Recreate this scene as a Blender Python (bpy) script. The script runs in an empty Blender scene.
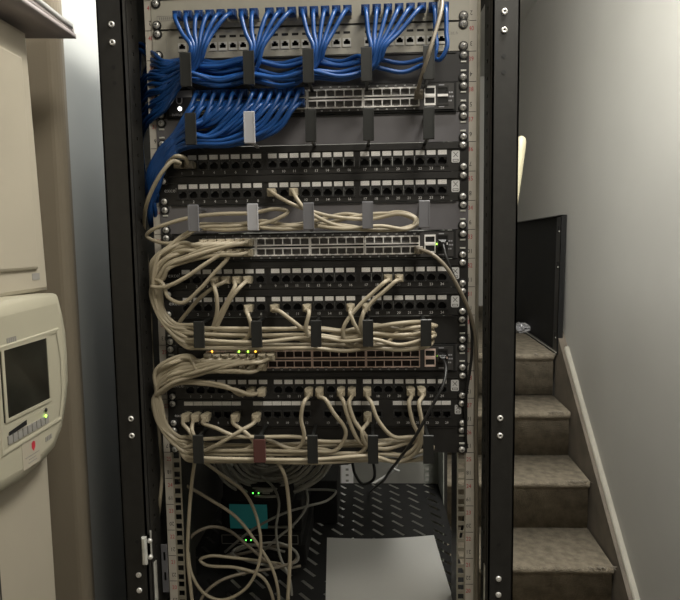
import bpy, bmesh, math, random
from mathutils import Vector, Matrix
random.seed(7)
# ------------------------------------------------------------------ camera, light, exposure
# world frame: metres; z = Z0 is the joint between rack units 41 and 40; y = 0 is the face of the front rails
Z0 = 1.968
CP = (85.017, -944.298, -328.593)            # camera position in mm in the rack frame
YAW, PITCH, ROLL, FPX = -0.0466678, -0.0951277, -0.0151608, 600.0
cy, sy, cp, sp, cr, sr = math.cos(YAW), math.sin(YAW), math.cos(PITCH), math.sin(PITCH), math.cos(ROLL), math.sin(ROLL)
_f = Vector((sy*cp, cy*cp, sp)); _r0 = Vector((cy, -sy, 0)); _u0 = _r0.cross(_f)
CR = _r0*cr + _u0*sr; CU = -_r0*sr + _u0*cr; CF = _f
C = bpy.context.scene.collection
cam_d = bpy.data.cameras.new('camera'); cam = bpy.data.objects.new('camera', cam_d); C.objects.link(cam)
cam_d.sensor_width = 36; cam_d.lens = FPX/680*36; cam_d.clip_start = .02
mw = Matrix((( CR.x, CU.x, -CF.x, CP[0]/1000), (CR.y, CU.y, -CF.y, CP[1]/1000), (CR.z, CU.z, -CF.z, Z0+CP[2]/1000), (0,0,0,1)))
cam.matrix_world = mw
bpy.context.scene.camera = cam
vs = bpy.context.scene.view_settings
vs.view_transform = 'Standard'; vs.look = 'None'; vs.gamma = 1; vs.use_curve_mapping = False
vs.exposure = 0.0
w = bpy.data.worlds.new('world'); bpy.context.scene.world = w; w.use_nodes = True
w.node_tree.nodes['Background'].inputs[0].default_value = (.62, .56, .46, 1)
w.node_tree.nodes['Background'].inputs[1].default_value = .20
def area(name, loc, target, size, power, col):
    d = bpy.data.lights.new(name, 'AREA'); d.shape = 'RECTANGLE'; d.size, d.size_y = size; d.energy = power; d.color = col
    o = bpy.data.objects.new(name, d); C.objects.link(o); o.location = loc
    o.rotation_euler = (Vector(target)-Vector(loc)).to_track_quat('-Z', 'Y').to_euler()
    return o
area('ceiling_light', (.42, -.90, 2.62), (.15, -.30, 1.4), (.45, .3), 9, (1, .94, .82))      # lamp over the aisle
area('alcove_fill', (-.165, .38, 2.66), (-.45, .25, 1.7), (.10, .30), 7, (1, 1, .97))          # unseen light added to brighten the upper wall strip left of the rack
area('stair_fill', (.42, -.15, 2.66), (.66, 1.9, .9), (.3, .3), 27, (1, .97, .90))             # unseen light added to brighten the stairs and right wall

# ------------------------------------------------------------------ units and unprojection (photo pixel -> point at a known depth)
def mm(x, y, z): return Vector((x/1000, y/1000, Z0+z/1000))
def _ray(px, py): return CR*((px-340)/FPX) + CU*((300-py)/FPX) + CF
def P(px, py, Y):
    d = _ray(px, py); t = (Y-CP[1])/d.y
    return (CP[0]+t*d.x, Y, CP[2]+t*d.z)
def PX(px, py, X):
    d = _ray(px, py); t = (X-CP[0])/d.x
    return (X, CP[1]+t*d.y, CP[2]+t*d.z)
def PZ(px, py, Z):
    d = _ray(px, py); t = (Z-CP[2])/d.z
    return (CP[0]+t*d.x, CP[1]+t*d.y, Z)

# ------------------------------------------------------------------ materials
M = {}
def mat(name, col, rough=.5, metal=0, noise=None, bump=None, spec=.5, emit=None, coat=0):
    m = bpy.data.materials.new(name); m.use_nodes = True; nt = m.node_tree; b = nt.nodes['Principled BSDF']
    b.inputs['Base Color'].default_value = (*col, 1); b.inputs['Roughness'].default_value = rough; b.inputs['Metallic'].default_value = metal
    b.inputs['Specular IOR Level'].default_value = spec; b.inputs['Coat Weight'].default_value = coat
    tc = nt.nodes.new('ShaderNodeTexCoord')
    def nz(scale, det=4):
        n = nt.nodes.new('ShaderNodeTexNoise'); n.inputs['Scale'].default_value = scale; n.inputs['Detail'].default_value = det
        nt.links.new(tc.outputs['Object'], n.inputs['Vector']); return n
    if noise:                                   # (scale, amount)
        n = nz(noise[0]); r = nt.nodes.new('ShaderNodeValToRGB'); a = noise[1]
        r.color_ramp.elements[0].position = .3; r.color_ramp.elements[1].position = .7
        r.color_ramp.elements[0].color = tuple(c*(1-a) for c in col)+(1,); r.color_ramp.elements[1].color = tuple(min(1, c*(1+a)) for c in col)+(1,)
        nt.links.new(n.outputs['Fac'], r.inputs['Fac']); nt.links.new(r.outputs['Color'], b.inputs['Base Color'])
    if bump:                                    # (scale, strength, distance)
        n = nz(bump[0], 6); bp = nt.nodes.new('ShaderNodeBump'); bp.inputs['Strength'].default_value = bump[1]; bp.inputs['Distance'].default_value = bump[2]
        nt.links.new(n.outputs['Fac'], bp.inputs['Height']); nt.links.new(bp.outputs['Normal'], b.inputs['Normal'])
    if emit:
        b.inputs['Emission Color'].default_value = (*emit[0], 1); b.inputs['Emission Strength'].default_value = emit[1]
    M[name] = m; return m
mat('post_black', (.023, .022, .020), .55, spec=.35, noise=(60, .15), bump=(900, .15, .0004))
mat('panel_black', (.022, .021, .020), .42, noise=(40, .15))
mat('plate_black', (.045, .044, .046), .30, noise=(25, .12))
mat('cavity_black', (.006, .006, .006), .7)
mat('jack_black', (.03, .03, .03), .35)
mat('jack_shutter', (.16, .16, .16), .4)
mat('panel_grey', (.44, .42, .36), .5, noise=(30, .05))
mat('jack_white', (.66, .65, .61), .4)
mat('label_white', (.80, .79, .77), .5, noise=(800, .2))
mat('rail_zinc', (.36, .335, .27), .42, .35, noise=(50, .15))
mat('strip_cream', (.60, .56, .49), .55, noise=(60, .06))
mat('red_print', (.50, .03, .05), .6)
mat('dark_print', (.02, .02, .02), .6)
mat('grey_print', (.28, .27, .25), .6)
mat('white_print', (.70, .70, .70), .5)
mat('screw_chrome', (.86, .85, .82), .32, .55)
mat('screw_cup', (.02, .02, .02), .4)
mat('port_silver', (.95, .93, .91), .35, .1)
mat('port_inner', (.20, .19, .185), .4)
mat('port_inner_brown', (.035, .018, .014), .5)
mat('switch_face', (.05, .048, .047), .4)
mat('plate_sheen', (.15, .145, .155), .30, noise=(14, .1))  # reflection on a glossy black back plate, painted as even grey
mat('port_copper', (.80, .62, .54), .4, .1)
mat('clip_black', (.020, .021, .020), .4)
mat('clip_sheen_tab_grey', (.17, .17, .185), .32)  # reflection on black rings painted as grey; also the slotted tab's own grey
mat('clip_gloss_print_pale', (.42, .42, .45), .3)  # brighter reflection on black rings painted pale; also switch print and logo plate
mat('velcro_maroon', (.10, .035, .03), .8)
mat('cable_blue', (.008, .062, .235), .38, noise=(30, .1))
mat('boot_blue', (.007, .05, .20), .4)
mat('cable_beige', (.44, .385, .285), .42, noise=(20, .08))
mat('cable_beige_dark', (.36, .315, .23), .45, noise=(20, .1))
mat('cable_grey', (.27, .265, .235), .45, noise=(20, .08))
mat('cable_brown', (.22, .19, .145), .45)
mat('cable_black', (.012, .012, .012), .4)
mat('cable_white', (.62, .62, .60), .4)
mat('plug_clear', (.48, .44, .33), .25, spec=.6)
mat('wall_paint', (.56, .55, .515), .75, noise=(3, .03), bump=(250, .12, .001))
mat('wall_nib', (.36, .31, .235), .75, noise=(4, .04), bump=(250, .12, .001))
mat('wall_white', (.62, .64, .62), .8, noise=(3, .02))
mat('wall_grey', (.27, .27, .25), .8, noise=(3, .04))
mat('ceiling_white', (.7, .7, .68), .8, noise=(3, .02))
mat('carpet', (.27, .235, .18), .95, noise=(35, .28), bump=(220, .9, .006), spec=.1)
mat('carpet_edge', (.38, .34, .28), .95, noise=(90, .3), bump=(260, .9, .004), spec=.1)
mat('string_brown', (.17, .145, .115), .6, noise=(12, .25))
mat('string_cream', (.44, .42, .36), .5, noise=(12, .1))
mat('ups_cream', (.43, .39, .31), .45, noise=(8, .03))
mat('ups_bezel', (.43, .405, .31), .42, noise=(8, .03))
mat('screen_dark', (.018, .018, .014), .25, noise=(25, .5))
mat('paper', (.46, .46, .445), .7, noise=(6, .02))
mat('paper_lilac', (.40, .36, .35), .7, noise=(10, .06))
mat('teal_note', (.07, .60, .68), .7, noise=(15, .08))
mat('box_black', (.012, .012, .012), .65, spec=.25)
mat('zinc_plate', (.70, .70, .65), .4, .3, noise=(60, .2))
mat('rail_white', (.85, .85, .85), .4)
mat('rail_greygreen', (.38, .40, .36), .5, .1)
mat('cream_plastic', (.46, .43, .30), .4)
mat('foil', (.6, .6, .62), .15, .4, bump=(60, 1, .01))
mat('led_green', (.1, .8, .1), .4, emit=((.12, 1, .10), 3))
mat('led_amber', (.9, .5, .05), .4, emit=((1, .50, .05), 4))
mat('led_white', (1, 1, 1), .4, emit=((1, 1, .95), 3))
mat('led_lime', (.4, .9, .1), .4, emit=((.42, 1, .08), 3.5))

# ------------------------------------------------------------------ mesh builder
class MB:
    def __init__(s): s.v = []; s.f = []; s.m = []; s.mats = []; s.sm = []
    def mi(s, m):
        if m not in s.mats: s.mats.append(m)
        return s.mats.index(m)
    def add(s, vs, fs, m, smooth=False):
        o = len(s.v); k = s.mi(m); s.v += [tuple(v) for v in vs]
        for f in fs: s.f.append(tuple(o+i for i in f)); s.m.append(k); s.sm.append(smooth)
    def box(s, x0, x1, y0, y1, z0, z1, m):
        vs = [(x, y, z) for x in (x0, x1) for y in (y0, y1) for z in (z0, z1)]
        s.add(vs, [(0,1,3,2), (4,6,7,5), (0,4,5,1), (2,3,7,6), (0,2,6,4), (1,5,7,3)], m)
    def bbox(s, x0, x1, y0, y1, z0, z1, b, m, ax='y'):      # box with its front edges chamfered (front = low y, or high x)
        if ax == 'y':
            a = [(x0,y1,z0),(x1,y1,z0),(x1,y1,z1),(x0,y1,z1)]; c = [(x0,y0+b,z0),(x1,y0+b,z0),(x1,y0+b,z1),(x0,y0+b,z1)]
            d = [(x0+b,y0,z0+b),(x1-b,y0,z0+b),(x1-b,y0,z1-b),(x0+b,y0,z1-b)]
        else:
            a = [(x0,y0,z0),(x0,y1,z0),(x0,y1,z1),(x0,y0,z1)]; c = [(x1-b,y0,z0),(x1-b,y1,z0),(x1-b,y1,z1),(x1-b,y0,z1)]
            d = [(x1,y0+b,z0+b),(x1,y1-b,z0+b),(x1,y1-b,z1-b),(x1,y0+b,z1-b)]
        fs = [(3,2,1,0), (8,9,10,11)]
        for o in (0, 4):
            for i in range(4): j = (i+1) % 4; fs.append((o+i, o+j, o+4+j, o+4+i))
        s.add(a+c+d, fs, m)
    def prism(s, pts, y0, y1, m, ax='y', smooth=False):     # outline (a, b) extruded along an axis
        n = len(pts)
        if ax == 'y': mk = lambda p, t: (p[0], t, p[1])
        elif ax == 'x': mk = lambda p, t: (t, p[0], p[1])
        else: mk = lambda p, t: (p[0], p[1], t)
        vs = [mk(p, y0) for p in pts]+[mk(p, y1) for p in pts]
        s.add(vs, [tuple(range(n)), tuple(range(2*n-1, n-1, -1))], m)
        s.add(vs, [(i, (i+1) % n, n+(i+1) % n, n+i) for i in range(n)], m, smooth)
    def plate(s, a0, a1, b0, b1, t0, t1, holes, m, ax='y', inner=None):
        """plate a x b with rectangular holes, thickness t0..t1 along ax"""
        A = sorted({a0, a1}|{h[0] for h in holes}|{h[1] for h in holes}); B = sorted({b0, b1}|{h[2] for h in holes}|{h[3] for h in holes})
        A = [v for v in A if a0 <= v <= a1]; B = [v for v in B if b0 <= v <= b1]
        def solid(i, j):
            if i < 0 or j < 0 or i >= len(A)-1 or j >= len(B)-1: return False
            ca = (A[i]+A[i+1])/2; cb = (B[j]+B[j+1])/2
            return not any(h[0] < ca < h[1] and h[2] < cb < h[3] for h in holes)
        mk = (lambda a, b, t: (a, t, b)) if ax == 'y' else (lambda a, b, t: (t, a, b)) if ax == 'x' else (lambda a, b, t: (a, b, t))
        idx = {}; vs = []
        def V(i, j, k):
            if (i, j, k) not in idx: idx[(i, j, k)] = len(vs); vs.append(mk(A[i], B[j], (t0, t1)[k]))
            return idx[(i, j, k)]
        fs = []
        for i in range(len(A)-1):
            for j in range(len(B)-1):
                if not solid(i, j): continue
                for k in (0, 1): fs.append((V(i,j,k), V(i+1,j,k), V(i+1,j+1,k), V(i,j+1,k)))
                if not solid(i-1, j): fs.append((V(i,j,0), V(i,j+1,0), V(i,j+1,1), V(i,j,1)))
                if not solid(i+1, j): fs.append((V(i+1,j,0), V(i+1,j+1,0), V(i+1,j+1,1), V(i+1,j,1)))
                if not solid(i, j-1): fs.append((V(i,j,0), V(i+1,j,0), V(i+1,j,1), V(i,j,1)))
                if not solid(i, j+1): fs.append((V(i,j+1,0), V(i+1,j+1,0), V(i+1,j+1,1), V(i,j+1,1)))
        s.add(vs, fs, m)
    def cyl(s, c, r, t0, t1, m, ax='y', n=12, r1=None):
        r1 = r if r1 is None else r1; vs = []
        for t, rr in ((t0, r), (t1, r1)):
            for i in range(n):
                a = 2*math.pi*i/n; u, v = rr*math.cos(a), rr*math.sin(a)
                vs.append((c[0]+u, t, c[2]+v) if ax == 'y' else (t, c[1]+u, c[2]+v) if ax == 'x' else (c[0]+u, c[1]+v, t))
        s.add(vs, [(i, (i+1) % n, n+(i+1) % n, n+i) for i in range(n)], m, True)
        s.add(vs, [tuple(range(n)), tuple(range(n, 2*n))], m)
    def lathe(s, c, prof, m, ax='y', n=14, smooth=True):    # prof: (radius, offset) along ax
        vs = []
        for r, t in prof:
            for i in range(n):
                a = 2*math.pi*i/n; u, v = r*math.cos(a), r*math.sin(a)
                vs.append((c[0]+u, c[1]+t, c[2]+v) if ax == 'y' else (c[0]+t, c[1]+u, c[2]+v) if ax == 'x' else (c[0]+u, c[1]+v, c[2]+t))
        fs = [(k*n+i, k*n+(i+1) % n, (k+1)*n+(i+1) % n, (k+1)*n+i) for k in range(len(prof)-1) for i in range(n)]
        s.add(vs, fs, m, smooth); s.add(vs, [tuple(range(n)), tuple(range((len(prof)-1)*n, len(prof)*n))], m)
    def tube(s, pts, r, m, n=8):
        pts = [Vector(p) for p in pts]; k = len(pts); vs = []
        t = (pts[1]-pts[0]).normalized(); up = Vector((0, 0, 1)) if abs(t.z) < .9 else Vector((1, 0, 0))
        nrm = (up-t*up.dot(t)).normalized()
        for i, p in enumerate(pts):
            t = (pts[min(i+1, k-1)]-pts[max(i-1, 0)])
            t = t.normalized() if t.length > 1e-9 else Vector((0, 0, 1))
            nrm = (nrm-t*nrm.dot(t))
            nrm = nrm.normalized() if nrm.length > 1e-6 else t.orthogonal().normalized()
            b = t.cross(nrm)
            rr = r[i] if isinstance(r, (list, tuple)) else r
            for j in range(n):
                a = 2*math.pi*j/n; vs.append(tuple(p+nrm*math.cos(a)*rr+b*math.sin(a)*rr))
        fs = [(i*n+j, i*n+(j+1) % n, (i+1)*n+(j+1) % n, (i+1)*n+j) for i in range(k-1) for j in range(n)]
        s.add(vs, fs, m, True); s.add(vs, [tuple(range(n)), tuple(range((k-1)*n, k*n))], m)
    def mesh(s, name, origin=(0, 0, 0), raw=False):         # mm rack frame -> metres, relative to origin (mm)
        me = bpy.data.meshes.new(name)
        ox, oy, oz = origin
        me.from_pydata([((x-ox)/1000, (y-oy)/1000, (z-oz)/1000) for x, y, z in s.v], [], s.f)
        for m in s.mats: me.materials.append(M[m])
        me.polygons.foreach_set('material_index', s.m); me.polygons.foreach_set('use_smooth', s.sm)
        bm = bmesh.new(); bm.from_mesh(me); bmesh.ops.recalc_face_normals(bm, faces=bm.faces); bm.to_mesh(me); bm.free()
        me.update(); return me
def link(name, me, parent=None, origin=(0, 0, 0)):
    """origin in rack mm; parents sit at their own origin without rotation"""
    o = bpy.data.objects.new(name, me); C.objects.link(o)
    if parent is not None:
        o.parent = parent; po = parent['_o']; o.location = ((origin[0]-po[0])/1000, (origin[1]-po[1])/1000, (origin[2]-po[2])/1000)
    else: o.location = mm(*origin)
    o['_o'] = origin; return o
def build(mb, name, parent=None, origin=(0, 0, 0)): return link(name, mb.mesh(name, origin), parent, origin)
def tag(o, label, cat, group=None):
    o['label'] = label; o['category'] = cat
    if group: o['group'] = group
    return o
def thing(name, label, cat, origin, group=None):
    return tag(link(name, None, None, origin), label, cat, group)
def struct(o): o['kind'] = 'structure'; return o

# text -> mesh cache
_tc = {}
def glyph(txt):
    if txt not in _tc:
        cu = bpy.data.curves.new('t', 'FONT'); cu.body = txt; cu.size = 1; cu.align_x = 'CENTER'; cu.align_y = 'CENTER'; cu.resolution_u = 2
        ob = bpy.data.objects.new('t', cu); C.objects.link(ob)
        dg = bpy.context.evaluated_depsgraph_get(); me = bpy.data.meshes.new_from_object(ob.evaluated_get(dg))
        _tc[txt] = ([tuple(v.co) for v in me.vertices], [tuple(p.vertices) for p in me.polygons])
        bpy.data.objects.remove(ob); bpy.data.curves.remove(cu); bpy.data.meshes.remove(me)
    return _tc[txt]
def text(mb, txt, x, y, z, size, m, flip=False, ax='y', sx=1):
    vs, fs = glyph(txt); k = -1 if flip else 1
    if ax == 'y': out = [(x+k*a*size*sx, y, z+k*b*size) for a, b, _ in vs]
    else: out = [(x, y+k*a*size*sx, z+k*b*size) for a, b, _ in vs]       # on a face looking to +x
    mb.add(out, fs, m)

ORD = ['first', 'second', 'third', 'fourth', 'fifth', 'sixth', 'seventh', 'eighth', 'ninth', 'tenth', 'eleventh', 'twelfth', 'thirteenth',
       'fourteenth', 'fifteenth', 'sixteenth', 'seventeenth', 'eighteenth', 'nineteenth', 'twentieth', 'twenty-first', 'twenty-second', 'twenty-third', 'last']
U = 44.45
def utop(n): return (n-40)*U            # top of rack unit n (mm)
ZF = -Z0*1000                           # floor height in rack mm
EYE = CP[2]

# ------------------------------------------------------------------ the setting
LAND = EYE-455                          # landing height
RISE, GO = 168.0, 229.0
def wx(D): return CP[0]+676+.0425*D      # face of the right wall at distance D in front of the camera
def yD(D): return CP[1]+D
CEIL = 2750-Z0*1000
mb = MB(); mb.box(-1500, 1400, -2600, 3400, ZF-60, ZF, 'carpet'); struct(build(mb, 'floor', None, (0, 0, ZF)))
mb = MB(); mb.box(-1500, 1400, -2600, 3400, CEIL, CEIL+60, 'ceiling_white'); struct(build(mb, 'ceiling', None, (0, 0, CEIL)))
def quadwall(name, p, q, th, z0, z1, m):
    (x0, y0), (x1, y1) = p, q; d = Vector((x1-x0, y1-y0)).normalized(); n = Vector((d.y, -d.x))*th
    mb = MB(); mb.prism([(x0, y0), (x1, y1), (x1+n.x, y1+n.y), (x0+n.x, y0+n.y)], z0, z1, m, ax='z')
    return struct(build(mb, name, None, ((x0+x1)/2, (y0+y1)/2, z0)))
quadwall('wall_right', (wx(-1700), yD(-1700)), (wx(4340), yD(4340)), 100, ZF, CEIL, 'wall_paint')
quadwall('wall_far', (330, 3300), (1200, 3300), -80, LAND, CEIL, 'wall_paint')
quadwall('wall_stair', (330, 1100), (330, 3300), -60, ZF, CEIL, 'wall_paint')
quadwall('wall_back', (-520, 1050), (329, 1050), -80, ZF, CEIL, 'wall_grey')
quadwall('wall_alcove', (-432, 41), (-432, 1049), -80, ZF, CEIL, 'wall_white')
mb = MB()                                # short wall beside the rack, rounded arris
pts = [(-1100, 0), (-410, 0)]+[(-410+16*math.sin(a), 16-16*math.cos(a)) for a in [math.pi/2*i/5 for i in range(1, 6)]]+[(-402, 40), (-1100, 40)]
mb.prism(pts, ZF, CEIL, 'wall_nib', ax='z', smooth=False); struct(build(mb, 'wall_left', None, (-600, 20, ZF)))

# stairs: each step a thing-like piece of the setting, carpeted, with rounded nosing
st = link('stair_flight', None, None, (570, yD(1033), ZF)); st['kind'] = 'structure'
for k in range(1, 8):                    # k-th tread; nosing distance D
    D = 1720+(k-4)*GO; zt = EYE-963.5+(k-4)*RISE if k < 7 else LAND
    xr0 = CP[0]+647+.040*D; xr1 = CP[0]+647+.040*(D+GO)
    back = GO+30 if k < 7 else 1800
    y0 = yD(D); X0 = 330
    prof = [(y0+14, zt-RISE-2), (y0+14, zt-30), (y0+2, zt-24), (y0-4, zt-13), (y0-1, zt-3), (y0+9, zt), (y0+back, zt), (y0+back, zt-RISE-2)]
    mb = MB(); n = len(prof)
    nx = 9; vs = []
    for i in range(nx):
        f = i/(nx-1)
        for j, (yy, zz) in enumerate(prof):
            xr = CP[0]+647+.040*(yy-CP[1])
            vs.append((X0+f*(xr-X0), yy+random.uniform(-1.5, 1.5)*(j < 6), zz+random.uniform(-1.2, 1.2)*(j in (3, 4, 5))))
    fs = [(i*n+j, i*n+(j+1) % n, (i+1)*n+(j+1) % n, (i+1)*n+j) for i in range(nx-1) for j in range(n)]
    mb.add(vs, fs, 'carpet', True); mb.add(vs, [tuple(range(n)), tuple(range((nx-1)*n, nx*n))], 'carpet')
    s = build(mb, 'stair_tread', st, (570, y0, zt))
    # worn frayed carpet corner at the string side
    xr = CP[0]+647+.040*D; mb = MB()
    for q in range(16):
        a = random.uniform(-90, -1); b = random.uniform(6, 20)
        mb.tube([(xr+a, y0+random.uniform(-3, 2), zt+1), (xr+a+b*.5, y0-5+random.uniform(-3, 3), zt+random.uniform(-2, 4)), (xr+a+b, y0-4+random.uniform(-4, 4), zt-random.uniform(0, 9))], .8, 'carpet_edge', n=4)
    f = build(mb, 'frayed_edge', s, (xr, y0, zt)); f['kind'] = 'stuff'
# string board with pale top edge
def strz(D): return EYE-(999-(D-1613)*.807)
mb = MB(); D0, D1 = 850, 2425
def xs(D, o): return CP[0]+o+.0425*D
zb = ZF
mb.add([(xs(D, o), yD(D), z) for D, o in ((D0, 649), (D0, 678), (D1, 649), (D1, 678)) for z in (ZF, strz(D)-10)],
       [(0,4,5,1), (2,3,7,6), (0,1,3,2), (4,6,7,5), (1,5,7,3), (0,2,6,4)], 'string_brown')
sb = struct(build(mb, 'trim_1', None, (800, yD(1600), ZF)))
mb = MB(); D1 = 2335
mb.add([(xs(D, o), yD(D), z) for D in (D0, D1) for o, z in ((660, strz(D)-12), (660, strz(D)-2), (664, strz(D)+3), (678, strz(D)+4), (678, strz(D)-12))],
       [(0,1,2,3,4), (9,8,7,6,5)]+[(i, (i+1) % 5, 5+(i+1) % 5, 5+i) for i in range(5)], 'string_cream')
build(mb, 'string_cap', sb, (800, yD(1600), strz(1600)))

# ------------------------------------------------------------------ the rack
rack = thing('server_rack', 'tall black open-fronted network rack standing between the cream cabinet and the stairs', 'rack', (0, 250, ZF))
ZT, ZB = 2*U+4, ZF+20
FR = -60
for sgn in (-1, 1):
    S = (lambda a, b: (a, b) if sgn > 0 else (-b, -a))
    mb = MB()
    mb.box(*S(264.5, 302), FR, FR+3, ZB, ZT, 'post_black')               # front face of the post
    mb.box(*S(264.5, 267), FR, FR+13, ZB, ZT, 'post_black')              # return
    mb.box(*S(299.5, 302), FR, 20, ZB, ZT, 'post_black')
    mb.box(*S(268, 272), FR+13, FR+20, ZB, ZT, 'cavity_black')
    build(mb, 'corner_post', rack, (sgn*285, FR, ZB))
    mb = MB(); hs = []
    z = ZB+30
    while z < ZT-20:
        hs.append((-24, -18.5, z, z+5.5)); z += 25
    mb.plate(-41, 2, ZB, ZT, *S(265, 267), hs, 'post_black', ax='x')
    if sgn < 0: mb.box(-300, -299, FR, 700, ZB, ZT, 'post_black')
    build(mb, 'perforated_strip', rack, (sgn*265, -20, ZB))
    # front mounting rail with square holes, label strip and printed numbers
    mb = MB(); hs = []
    for n in range(1, 43):
        for d in (6.35, 22.225, 38.1): hs.append((*S(227.8, 237.3), utop(n)-d-4.75, utop(n)-d+4.75))
    mb.plate(*S(225.5, 258 if sgn > 0 else 253), ZB, ZT-10, 0, 2, hs, 'rail_zinc')
    mb.box(*S(225.5, 227), 2, 62, ZB, ZT-10, 'post_black')
    mb.box(*S(251, 253), 2, 38, ZB, ZT-10, 'rail_greygreen')
    rail = build(mb, 'mounting_rail', rack, (sgn*241, 0, ZB))
    mb = MB(); mb.box(*S(239.6, 252.6), -1, 0, ZB+10, ZT-12, 'strip_cream')
    if sgn > 0: mb.box(*S(254.2, 258), -2, 0, ZB+10, ZT-12, 'rail_zinc')
    strip = build(mb, 'number_strip', rail, (sgn*246, -1, ZB))
    mb = MB()
    for n in range(14, 43):
        zt = utop(n); mb.box(*S(240, 252), -1.25, -1, zt-.4, zt+.4, 'dark_print')
        text(mb, str(n), sgn*244.3, -1.3, zt-11.5, 9.6, 'red_print', sx=.85)
        text(mb, str(43-n), sgn*244.3, -1.3, zt-33, 9.6, 'dark_print', flip=True, sx=.85)
    # printed digits belong to the strip
    o = build(mb, 'printed_number', rail, (sgn*246, -1.3, 0))
    # bolts on the post face
    for z in (-10, -35.2, -592.6, -619.4, -844.6, -870.2, 45, -1400):
        mb = MB(); mb.lathe((sgn*280.2, FR, z), [(4.4, 0), (4.4, -1.2), (3.6, -2.6), (1.8, -2.6), (1.7, -.8)], 'screw_chrome')
        mb.cyl((sgn*280.2, 0, z), 1.7, FR-1.6, FR-.5, 'cavity_black', n=6) if z > -800 else mb.lathe((sgn*280.2, FR, z), [(1.9, -2.5), (1.2, -3.0)], 'screw_chrome')
        build(mb, 'bolt', rack, (sgn*280.2, FR, z))
    for z in (-70, -92, -790):
        mb = MB(); mb.cyl((sgn*280.2, 0, z), 3, FR-.4, FR, 'cavity_black'); build(mb, 'blanking_plug', rack, (sgn*280.2, FR, z))
    # depth rails and rear posts
    mb = MB(); mb.box(*S(270, 300), 680, 720, ZB, ZT, 'post_black'); build(mb, 'rear_post', rack, (sgn*285, 700, ZB))
    mb = MB(); hs = []
    for n in range(10, 30):
        for d in (6.35, 22.225, 38.1): hs.append((*S(228, 237.5), utop(n)-d-4.75, utop(n)-d+4.75))
    mb.plate(*S(225.5, 262), ZB, ZT-10, 560, 562, hs, 'rail_greygreen')
    mb.box(*S(260, 262), 450, 560, ZB, ZT-10, 'rail_greygreen')
    build(mb, 'rear_rail', rack, (sgn*245, 560, ZB))
mb = MB(); mb.box(-300, 300, FR, 720, ZT, ZT+18, 'post_black'); build(mb, 'top_frame', rack, (0, 300, ZT))
mb = MB(); mb.plate(-300, 300, FR, 720, ZF, ZF+20, [(-240, 240, 20, 650)], 'post_black', ax='z'); build(mb, 'base_frame', rack, (0, 300, ZF))
mb = MB(); mb.box(-302, -300, -40, 715, ZB, ZT, 'post_black'); build(mb, 'side_panel', rack, (-301, 300, ZB))
# zinc latch brackets low on the posts
for (x0, x1, y0, z0, z1) in ((-272, -264.5, -66, -826, -781), (-275, -263, -36, -905, -838), (264, 276, -36, -905, -838)):
    mb = MB(); mb.bbox(x0, x1, y0, y0+(26 if y0 == -66 else 9), z0, z1, 2, 'zinc_plate')
    b = build(mb, 'latch_bracket', rack, ((x0+x1)/2, y0, z0))
    for z in (z0+9, z1-9):
        mb = MB(); xc = (x0+x1)/2+(7 if y0 == -66 else -1.5 if x0 < 0 else 2); yy = y0 if y0 != -66 else y0+10
        mb.lathe((xc, yy, z), [(4, 0), (4, -2), (2.4, -4), (.8, -4.2)], 'screw_chrome'); build(mb, 'screw', b, (xc, yy, z))
mb = MB(); mb.plate(-262, -252, -905, -822, -8, -6, [(-259, -255, -850, -835), (-259, -255, -885, -870)], 'clip_sheen_tab_grey'); build(mb, 'slotted_tab', rack, (-257, -8, -900))

# screws: one mesh, shared
mb = MB(); mb.lathe((0, 0, 0), [(7.2, 0), (7.2, -1.6), (6.4, -2.6)], 'screw_cup'); mb.lathe((0, 0, 0), [(5.0, -1), (5.0, -2.8), (4.3, -4.6), (2.7, -5.8), (.3, -6.1)], 'screw_chrome', n=16)
mb.box(-2.4, 2.4, -6.6, -6.2, -.35, .35, 'screw_cup'); mb.box(-.35, .35, -6.6, -6.2, -2.4, 2.4, 'screw_cup')
ME_SCREW = mb.mesh('screw')
mb = MB(); mb.bbox(-4.2, 4.2, -1.6, 0, -1.4, 1.4, .5, 'zinc_plate'); ME_CLIPNUT = mb.mesh('cage_nut')
def screws(t, n, face, nut=False):
    for sg in (-1, 1):
        for d in (6.35, 38.1):
            if nut == 'slot' and sg > 0 and d < 10: pass
            link('screw', ME_SCREW, t, (sg*232.5+random.uniform(-.6, .6), face, utop(n)-d+random.uniform(-.5, .5)))
        if nut:
            for d in (15.5, 28.5): link('cage_nut', ME_CLIPNUT, t, (sg*232.5, face, utop(n)-d))

# jacks -------------------------------------------------------------
def jack_mesh(name, w, h, ow, oh, nw, nh, dep, ring, inner, up=True, shutter=None):
    mb = MB(); z1 = oh/2; holes = [(-ow/2, ow/2, -oh/2, oh/2)]
    holes.append((-nw/2, nw/2, oh/2, oh/2+nh) if up else (-nw/2, nw/2, -oh/2-nh, -oh/2))
    mb.plate(-w/2, w/2, -h/2, h/2, -1.6, 0, holes, ring)
    mb.plate(-w/2+.3, w/2-.3, -h/2+.3, h/2-.3, 0, dep, holes, inner)
    mb.box(-w/2+.3, w/2-.3, dep, dep+.5, -h/2+.3, h/2-.3, inner)
    if shutter: 
        s = -1 if up else 1
        for q in (-1, 1): mb.add([(q*ow*.48, 1, s*oh*.48), (q*ow*.12, 4, s*oh*.48), (q*ow*.48, 1, s*oh*.05), (q*ow*.3, 5, s*oh*.3)], [(0,1,3), (0,3,2), (0,2,1), (1,2,3)], shutter)
    return mb.mesh(name)
ME_JW = jack_mesh('jack', 12.6, 12.6, 9.6, 5.2, 5, 2.4, 9, 'jack_white', 'cavity_black')
ME_JG = jack_mesh('jack', 12.6, 12.6, 9.6, 5.2, 5, 2.4, 9, 'panel_grey', 'cavity_black')
ME_JB = jack_mesh('jack', 16.3, 13.4, 13.0, 9.4, 9.5, 1.4, 7, 'jack_black', 'cavity_black', False, 'jack_shutter')
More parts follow.
